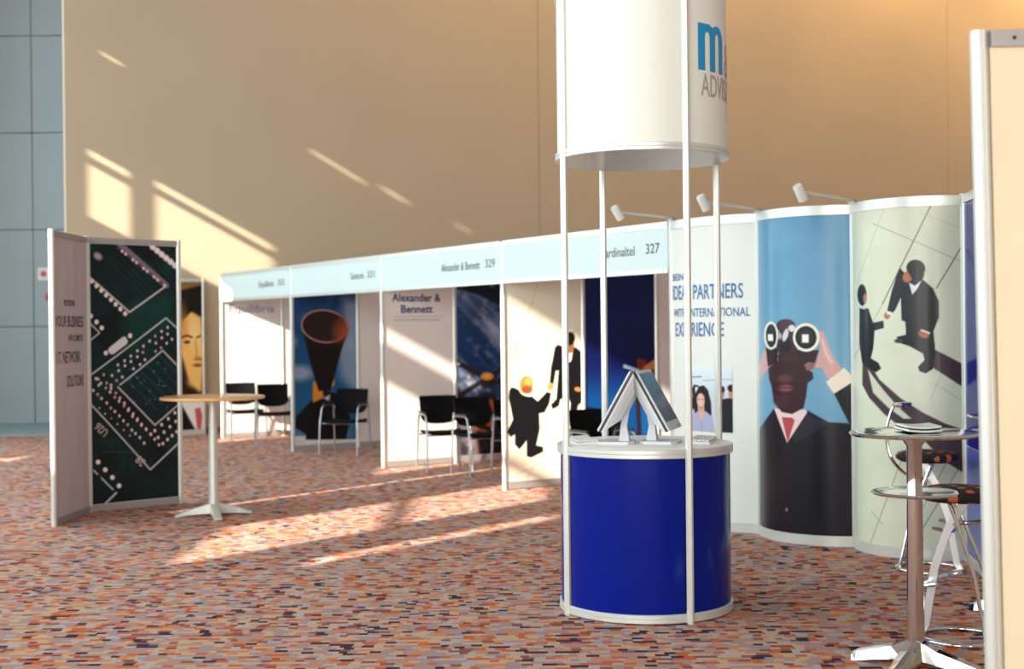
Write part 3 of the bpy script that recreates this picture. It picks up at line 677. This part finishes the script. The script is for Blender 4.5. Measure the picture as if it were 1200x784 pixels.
fp = thing('portrait_display', (-5.74, 20.46, 0), RZ_E, 'tall portrait poster stand between circuit display and end wall', 'poster stand')
for x in (0, .998): MB().prism(octa(x, 0, .022), 0, 2.47).build('post', M['alu'], fp)
MB().box((.499, 0, 1.25), (.955, .012, 2.34)).build('panel', M['panel'], fp); MB().box((.499, 0, 2.445), (.955, .03, .05)).build('top_rail', M['alu'], fp); MB().box((.499, 0, .04), (.955, .03, .08)).build('bottom_rail', M['alu'], fp)
def face(p):
    Z = lambda l: [(200+a/3.733, 310+b/3.733) for a, b in l]
    p.grad(330, 420, (150, 104, 56))
    p.poly(Z([(-140, 800), (-120, 640), (-20, 590), (40, 560), (160, 600), (160, 800)]), (14, 12, 16), 2)
    p.poly(Z([(10, 560), (60, 545), (150, 590), (150, 780), (110, 730), (60, 640)]), (242, 236, 226), 2); p.poly(Z([(105, 632), (130, 625), (140, 660), (132, 730), (118, 735)]), (206, 92, 92), 1.5)
    p.poly(Z([(-90, 300), (-60, 230), (40, 215), (100, 210), (136, 235), (142, 330), (148, 395), (140, 410), (142, 470), (135, 550), (100, 575), (40, 560), (-40, 520), (-80, 430)]), (252, 196, 112), 3)
    p.poly(Z([(-90, 230), (-60, 470), (0, 530), (60, 560), (110, 575), (70, 500), (55, 430), (40, 380), (45, 270), (30, 230)]), (120, 62, 26), 6); p.poly(Z([(-60, 420), (50, 420), (70, 490), (110, 545), (130, 560), (90, 585), (30, 565), (-40, 520)]), (44, 22, 14), 5)
    p.poly(Z([(-110, 320), (-90, 170), (0, 120), (60, 110), (145, 90), (150, 160), (140, 230), (95, 205), (50, 250), (42, 270), (20, 250), (-70, 300), (-90, 380)]), (22, 15, 14), 2)
    p.ell(229, 392, 7, 16, (255, 220, 150), 0, 10, .8); p.ell(214, 380, 6, 20, (214, 140, 66), 0, 8, .7); p.ell(226, 448, 7, 6, (255, 206, 130), 0, 6, .7)
    p.line(Z([(50, 320), (70, 310), (95, 318)]), 2.2, (60, 30, 16)); p.ell(219.5, 401, 3.6, 1.7, (40, 20, 14), 0, 1); p.line(Z([(118, 320), (135, 312)]), 2, (90, 50, 24)); p.line(Z([(110, 330), (118, 390), (108, 402), (130, 405)]), 1.2, (200, 128, 60)); p.ell(232, 428, 5.5, 2., (168, 70, 44), 0, 1.5); p.ell(233, 421, 5, 1.4, (110, 60, 30), 0, 1.5, .7)
poster('poster', fp, 110, 250, lambda u, v: (.024+.95*u, np.full(u.shape, -.0085), 2.42+(.085-2.42)*v), flat(166, 238.3, 329.7, 330.6, 506.5, 503), face, (140, 100, 56), label='poster of a warmly lit face with dark hair')

# ================================================================== NEAR PANEL, RIGHT
npn = thing('display_panel', (1.447, 3.97, 0), math.radians(2), 'large cream panel in grey metal frame nearest the camera', 'display panel')
MB().box((.53, 0, 1.235), (1.0, .016, 2.44)).build('panel', M['cream'], npn)
MB().prism(octa(.0, 0, .026), 0, 2.5).build('post', M['alu'], npn); MB().prism(octa(1.06, 0, .03), 0, 2.5).build('post', M['alu'], npn)
tr = MB().box((.53, 0, 2.475), (1.0, .04, .05)).build('top_rail', M['alu_grey'], npn); MB().box((.53, 0, .04), (1.0, .04, .06)).build('bottom_rail', M['alu_grey'], npn)
MB().lathe([(.006, 0), (.006, .003)], 10, (.10, -.0205, 2.475), False, Matrix.Rotation(PI/2, 3, 'X')).build('screw', M['plastic_black'], tr)
npn.rotation_euler[1] = -.016

# ================================================================== WOODEN BAR TABLE
wt = thing('bar_table', (-2.66, 11.72, 0), math.radians(20), 'round wooden-topped bar table beside the circuit board display', 'table')
MB().lathe([(.40, 1.025), (.452, 1.03), (.458, 1.04), (.455, 1.052), (.44, 1.055)], 48).build('table_top', M['wood'], wt)
MB().lathe([(.055, .98), (.055, 1.0), (.12, 1.01), (.12, 1.026)], 20).build('mounting_plate', M['cast'], wt)
MB().lathe([(.052, .07), (.048, .12), (.033, .95), (.033, 1.0)], 20).build('column', M['cast'], wt)
def foot(a, prof, name, m, parent):
    c_, s_ = math.cos(a), math.sin(a); secs = []
    for r, z0, z1, wd in prof:
        secs.append([(r*c_-q*s_, r*s_+q*c_, z) for q, z in ((-wd, z0), (wd, z0), (wd*.75, z1), (0, z1+.008), (-wd*.75, z1))])
    MB().loft(secs).build(name, m, parent)
for k in range(4): foot(k*PI/2, [(.02, .02, .11, .045), (.10, .02, .085, .04), (.2, .015, .06, .036), (.29, .006, .03, .04), (.335, 0, .014, .034)], 'foot', M['cast'], wt)

# ================================================================== KIOSK
KR = .49; kx, ky = .764, 7.69
ks = thing('kiosk', (kx, ky, 0), 0, 'round blue kiosk counter on slim posts with white drum sign above', 'kiosk')
PA = [math.radians(q) for q in (-157, -67, 23, 113)]
def arc_panel(name, a0, a1, z0, z1, r, th, m, n=24):
    mb = MB(); secs = []
    for k in range(n+1):
        a = a0+(a1-a0)*k/n; c_, s_ = math.cos(a), math.sin(a)
        secs.append([(r*c_, r*s_, z0), (r*c_, r*s_, z1), ((r-th)*c_, (r-th)*s_, z1), ((r-th)*c_, (r-th)*s_, z0)])
    mb.loft(secs, True); return mb.build(name, m, ks)
def ring(name, z0, z1, r, m, lip=.0):
    MB().lathe([(r-.03, z0), (r-.004, z0), (r, z0+.004), (r, (z0+z1)/2-.002), (r-.004, (z0+z1)/2), (r, (z0+z1)/2+.002), (r, z1-.004), (r-.004, z1), (r-.03, z1)], 72).build(name, m, ks)
for k in range(4):
    a0, a1 = PA[k]+.045, PA[k]+PI/2-.045
    arc_panel('counter_panel', a0, a1, .05, .915, KR, .006, M['blue']); arc_panel('drum_panel', a0-.05, a1+.05, 2.63, 3.53, KR, .006, M['white'])
ring('base_ring', .006, .055, .502, M['alu']); ring('counter_ring', .905, .955, .508, M['alu'])
ring('drum_bottom_ring', 2.59, 2.635, .503, M['alu']); ring('drum_top_ring', 3.52, 3.575, .503, M['alu'])
MB().lathe([(.46, .93), (.482, .932), (.482, .956), (.47, .958)], 72).build('counter_top', mat('bright_white_laminate', (246, 244, 238), .4, 0, .01), ks)
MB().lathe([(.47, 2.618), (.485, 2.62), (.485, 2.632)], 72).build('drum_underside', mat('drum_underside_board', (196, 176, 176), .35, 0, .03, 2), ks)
MB().lathe([(.05, 2.608), (.055, 2.612), (.055, 2.62)], 24).build('ceiling_light', M['white'], ks)
for a in PA:
    MB().prism(octa(.503*math.cos(a), .503*math.sin(a), .021), 0, 3.58).build('post', M['alu'], ks)
def drum(a0):
    fm = lambda x, z: ((KR+.002)*math.cos(a0+x/KR), (KR+.002)*math.sin(a0+x/KR), z)
    m_ = MB(); W, H, Z0 = .245, .26, 3.04
    g = lambda x, z: fm(x*W, Z0+z*H)
    for q in (0, .39, .78): m_.add([g(q, 0), g(q+.11, 0), g(q+.22, 0), g(q+.22, .72 if q else 1), g(q+.11, .72 if q else 1), g(q, .72 if q else 1)], [(0, 1, 4, 5), (1, 2, 3, 4)])
    for q in (0, .39):
        c_, n_ = q+.305, 14; pt = []
        for k in range(n_+1):
            a_ = PI-PI*k/n_; pt += [g(c_+.305*math.cos(a_), .70+.30*math.sin(a_)), g(c_+.085*math.cos(a_), .70+.13*math.sin(a_))]
        m_.add(pt, [(2*k, 2*k+1, 2*k+3, 2*k+2) for k in range(n_)])
    m_.build('lettering', M['cyan_ink'], ks)
    lettering('&', ks, fm, .28, .44, 3.04, .20, 'warm_grey_ink')
    lettering('ADVISORS', ks, fm, .02, .50, 2.90, .125, 'warm_grey_ink', .008)
drum(math.radians(-56)); drum(math.radians(124))

# monitors: screen faces -y locally, leaning back
def monitor(x, y, rz, label):
    t = thing('monitor', (x, y, .958), rz, label, 'monitor', 'flat monitors back to back on the kiosk')
    MB().loft([[(sx*.115, sy, z) for sx, sy in ((-1, -.10), (-.6, -.13), (.6, -.13), (1, -.10), (1, .06), (.6, .09), (-.6, .09), (-1, .06))] for z in (0, .016)]).build('stand_base', M['computer'], t)
    MB().loft([[(-.035, .0, .014), (.035, .0, .014), (.035, .06, .014), (-.035, .06, .014)], [(-.025, .01, .10), (.025, .01, .10), (.025, .045, .10), (-.025, .045, .10)], [(-.028, .03, .19), (.028, .03, .19), (.028, .06, .19), (-.028, .06, .19)]]).build('stand_neck', M['computer'], t)
    R = Matrix.Rotation(math.radians(-29), 3, 'X'); c = Vector((0, .0, .245))
    bz = MB().box(c+R @ Vector((0, -.012, 0)), (.37, .012, .385), R, .004).build('bezel', M['computer'], t)
    MB().box(c+R @ Vector((0, -.0185, .015)), (.335, .003, .31), R).build('screen', M['screen'], t)
    MB().box(c+R @ Vector((0, 0, 0)), (.366, .014, .381), R).build('edge_trim', M['plastic_black'], t)
    back = [[c+R @ Vector((sx*wx, yy, zz*hz)) for sx, zz in ((-1, -1), (1, -1), (1, 1), (-1, 1))] for yy, wx, hz in ((.007, .185, .19), (.018, .183, .18), (.04, .165, .135), (.065, .13, .09), (.076, .09, .05))]
    MB().loft(back).build('rear_housing', M['computer'], t)
    for q in (-.03, 0, .03): MB().box(c+R @ Vector((q+.12, -.0195, -.178)), (.018, .004, .008), R).build('button', M['alu_grey'], bz)
monitor(.612, 7.62, math.radians(-100), 'flat monitor on the kiosk facing left, back towards its twin')
monitor(.832, 7.62, math.radians(72), 'flat monitor on the kiosk facing right, screen visible')
def keyboard(x, y, rz, label):
    t = thing('keyboard', (x, y, .9585), rz, label, 'keyboard', 'keyboards on the kiosk')
    MB().loft([[(-.17, -.065, 0), (.17, -.065, 0), (.17, .065, 0), (-.17, .065, 0)], [(-.168, -.063, .012), (.168, -.063, .012), (.168, .063, .02), (-.168, .063, .02)]]).build('body', M['computer'], t)
    k = MB()
    for i in range(13):
        for j in range(5): k.box((-.152+i*.0253, -.047+j*.0235, .019+j*.0013), (.021, .0195, .008))
    tag(k.build('keys', M['white'], t), kind='stuff')
keyboard(.40, 7.70, math.radians(-80), 'white keyboard at the left edge of the kiosk top')
keyboard(1.095, 7.64, math.radians(74), 'white keyboard at the right edge of the kiosk top')

# ================================================================== CHROME TABLES, BROCHURES, STOOLS
def chrome_table(x, y, rz, label):
    t = thing('bar_table', (x, y, 0), rz, label, 'table', 'chrome bar tables')
    MB().lathe([(.27, 1.098), (.293, 1.1), (.299, 1.109), (.293, 1.118), (.27, 1.12)], 56).build('table_top', M['chrome'], t)
    MB().lathe([(.035, .80), (.19, .822), (.20, .83), (.195, .838), (.17, .84), (.036, .842)], 48).build('shelf', M['chrome'], t)
    MB().lathe([(.043, .10), (.041, .2), (.036, .8), (.036, 1.05), (.06, 1.085), (.06, 1.099)], 28).build('column', M['chrome'], t)
    for k in range(4): foot(PI/4+k*PI/2, [(.01, .05, .14, .05), (.05, .045, .125, .05), (.11, .035, .095, .046), (.2, .02, .07, .042), (.285, .002, .045, .038), (.31, .0, .03, .034)], 'foot', M['chrome'], t)
chrome_table(1.895, 6.25, math.radians(8), 'round chrome bar table with lower shelf, brochures on top')
chrome_table(2.82, 7.30, 0, 'round chrome bar table half hidden behind the near cream panel')
def brochure(z, label, rz):
    t = thing('brochure', (1.90, 6.20, z), rz, label, 'brochure', 'brochures on the chrome bar table')
    for s in (-1, 1):
        MB().loft([[(s*x, y_, zz) for y_, zz in ((-.105, h0), (.105, h0), (.105, h0+.009), (-.105, h0+.009))] for x, h0 in ((.0, .0), (.03, .001), (.078, .006))]).build('pages', M['white'], t)
    MB().loft([[(x, y_, zz) for y_, zz in ((-.107, h0), (.107, h0), (.107, h0+.0035), (-.107, h0+.0035))] for x, h0 in ((-.08, .0025), (-.03, -.0025), (0, -.0035), (.03, -.0025), (.08, .0025))]).build('cover', M['plastic_black'], t)
brochure(1.1245, 'lower white brochure on the chrome bar table', .03); brochure(1.141, 'upper white brochure on the chrome bar table', -.03)

def diamond_mat():
    m = mat('black_seat_orange_diamonds', (16, 13, 13), .8); nt = m.node_tree; N = nt.nodes.new; Lk = nt.links.new
    tc = N('ShaderNodeTexCoord'); mp = N('ShaderNodeMapping'); mp.inputs['Rotation'].default_value = (0, 0, PI/4); mp.inputs['Scale'].default_value = (11, 11, 11); Lk(tc.outputs['Object'], mp.inputs[0])
    sp = N('ShaderNodeSeparateXYZ'); Lk(mp.outputs[0], sp.inputs[0]); o = []
    for ax in 'XY':
        f_ = N('ShaderNodeMath'); f_.operation = 'FRACT'; Lk(sp.outputs[ax], f_.inputs[0]); l_ = N('ShaderNodeMath'); l_.operation = 'LESS_THAN'; l_.inputs[1].default_value = .42; Lk(f_.outputs[0], l_.inputs[0]); o.append(l_)
    k = N('ShaderNodeMath'); k.operation = 'MULTIPLY'; Lk(o[0].outputs[0], k.inputs[0]); Lk(o[1].outputs[0], k.inputs[1])
    mx = N('ShaderNodeMix'); mx.data_type = 'RGBA'; mx.inputs[6].default_value = (*srgb(20, 16, 16), 1); mx.inputs[7].default_value = (*srgb(196, 92, 62), 1); Lk(k.outputs[0], mx.inputs[0])
    Lk(mx.outputs[2], nt.nodes['Principled BSDF'].inputs['Base Color']); return m
M['diamond'] = diamond_mat(); M['steel_bar'] = mat('satin_steel_bar', (226, 226, 224), .3, .7, .01)
def stool(x, y, rz, label):
    t = thing('bar_stool', (x, y, 0), rz, label, 'bar stool', 'chrome bar stools')
    MB().lathe([(.12, .715), (.17, .72), (.198, .737), (.203, .755), (.19, .775), (.14, .788), (.05, .792)], 40).build('seat', M['diamond'], t)
    MB().tube([(.20*math.cos(2*PI*k/40), .20*math.sin(2*PI*k/40), .013) for k in range(40)], .0125, 10, True).build('base_ring', M['chrome'], t)
    def flat_bar(path, wd, th):
        secs = []
        for i, p in enumerate(path):
            p = Vector(p); tg = (Vector(path[min(i+1, len(path)-1)])-Vector(path[max(i-1, 0)])).normalized(); nn = Vector((tg.z, 0, -tg.x))
            secs.append([p+Vector((0, q, 0))+nn*r for q, r in ((-th, -wd), (th, -wd), (th, wd), (-th, wd))])
        return MB().loft(secs).build('flat_leg', M['steel_bar'], t)
    flat_bar([(.205, 0, .012), (.18, 0, .06), (.13, 0, .36), (.06, 0, .56), (-.02, 0, .70), (-.04, 0, .722)], .021, .004)
    for s in (-1, 1): MB().tube([(-.17, s*.10, .015), (-.10, s*.075, .35), (-.01, s*.05, .60), (.04, s*.05, .725)], .011, 8).build('tube_leg', M['chrome'], t)
    MB().tube([(.0, -.06, .60), (0, .06, .60)], .012, 8).build('pivot', M['chrome'], t)
    MB().tube(bez([(.05, -.19, .31), (.13, -.17, .29), (.165, -.09, .28), (.17, 0, .28), (.165, .09, .28), (.13, .17, .29), (.05, .19, .31)]), .012, 8).build('footrest', M['chrome'], t)
    MB().tube(bez([(-.02, 0, .60), (-.14, 0, .63), (-.235, 0, .74), (-.262, 0, .90), (-.235, 0, 1.03), (-.21, 0, 1.085)]), .0105, 8).build('back_support', M['chrome'], t)
    MB().tube(bez([(-.13, -.17, 1.09), (-.19, -.09, 1.09), (-.21, 0, 1.09), (-.19, .09, 1.09), (-.13, .17, 1.09)]), .0125, 8).build('back_bar', M['chrome'], t)
stool(2.74, 8.75, math.radians(-25), 'chrome bar stool with diamond seat in front of the aerial handshake poster')
stool(2.29, 6.80, math.radians(142), 'chrome bar stool with diamond seat beside the near cream panel')

# ================================================================== BOOTH CHAIRS
def make_chair():
    t = thing('stacking_chair', (0, 0, 0), 0, 'x', 'chair', 'black booth chairs')
    secs = []
    for x, dz in ((-.225, .012), (-.21, .004), (-.1, -.006), (.1, -.006), (.21, .004), (.225, .012)):
        secs.append([(x, y, z+dz) for y, z in ((-.22, .425), (-.235, .44), (-.22, .462), (0, .452), (.19, .455), (.2, .44), (.19, .42))])
    MB().loft(secs, True).build('seat', M['black'], t)
    secs = []
    n = 12
    for i in range(n+1):
        q = i/n*2-1; x = q*.222; zb = .60-.075*math.sqrt(max(0, 1-abs(q)**2.4)); yb = .215-.045*q*q
        secs.append([(x, yb-.012, zb), (x, yb+.012, zb), (x, yb+.06, .72), (x, yb+.085, .845), (x, yb+.075, .853), (x, yb+.06, .845), (x, yb+.036, .72)])
    MB().loft(secs, True).build('backrest', M['black'], t)
    for s in (-1, 1):
        MB().tube(rounded([(s*.262, .235, 0), (s*.255, .20, .42), (s*.25, .18, .655), (s*.255, -.15, .655), (s*.262, -.215, .42), (s*.268, -.235, 0)], .07), .0115, 10).build('side_frame', M['steel'], t)
        MB().loft([[(s*.252+a*w_, y, .667+b_) for a, b_ in ((-1, 0), (1, 0), (.8, .014), (-.8, .014))] for y, w_ in ((-.13, .016), (-.1, .024), (.12, .024), (.16, .016))]).build('armrest', M['plastic_black'], t)
        MB().tube([(s*.252, .19, .58), (s*.235, .215, .62), (s*.215, .235, .68)], .010, 8).build('back_bracket', M['steel'], t)
    for y in (-.16, .15): MB().tube([(-.258, y, .415), (.258, y, .415)], .009, 8).build('crossbar', M['steel'], t)
    return t
chair = make_chair()
CH = [(-.80, 15.30, (.33, -.94), 'black chair beneath the bold navy company heading, leftmost of that booth'),
      (-.36, 14.85, (.5, -.86), 'black chair in front of the satellite poster, middle of the three'),
      (.10, 14.34, (.5, -.86), 'black chair mostly hidden behind the post beside the handshake poster'),
      (-2.20, 17.35, (-.3, -.95), 'black chair in front of the raised horn poster'),
      (-4.0, 19.75, (.45, -.89), 'black chair under the pale serif heading, partly behind the wooden tabletop'),
      (-3.46, 19.15, (.25, -.97), 'black chair under the pale serif heading, beside the horn partition'),
      (.84, 12.35, (.5, -.86), 'black chair seen behind the kiosk monitors under the dark blue poster')]
for i, (x, y, fv, lb) in enumerate(CH):
    o = chair if i == 0 else copy_tree(chair)
    o.location = (x, y, 0); o.rotation_euler = (0, 0, math.atan2(fv[1], fv[0])+PI/2); o['label'] = lb
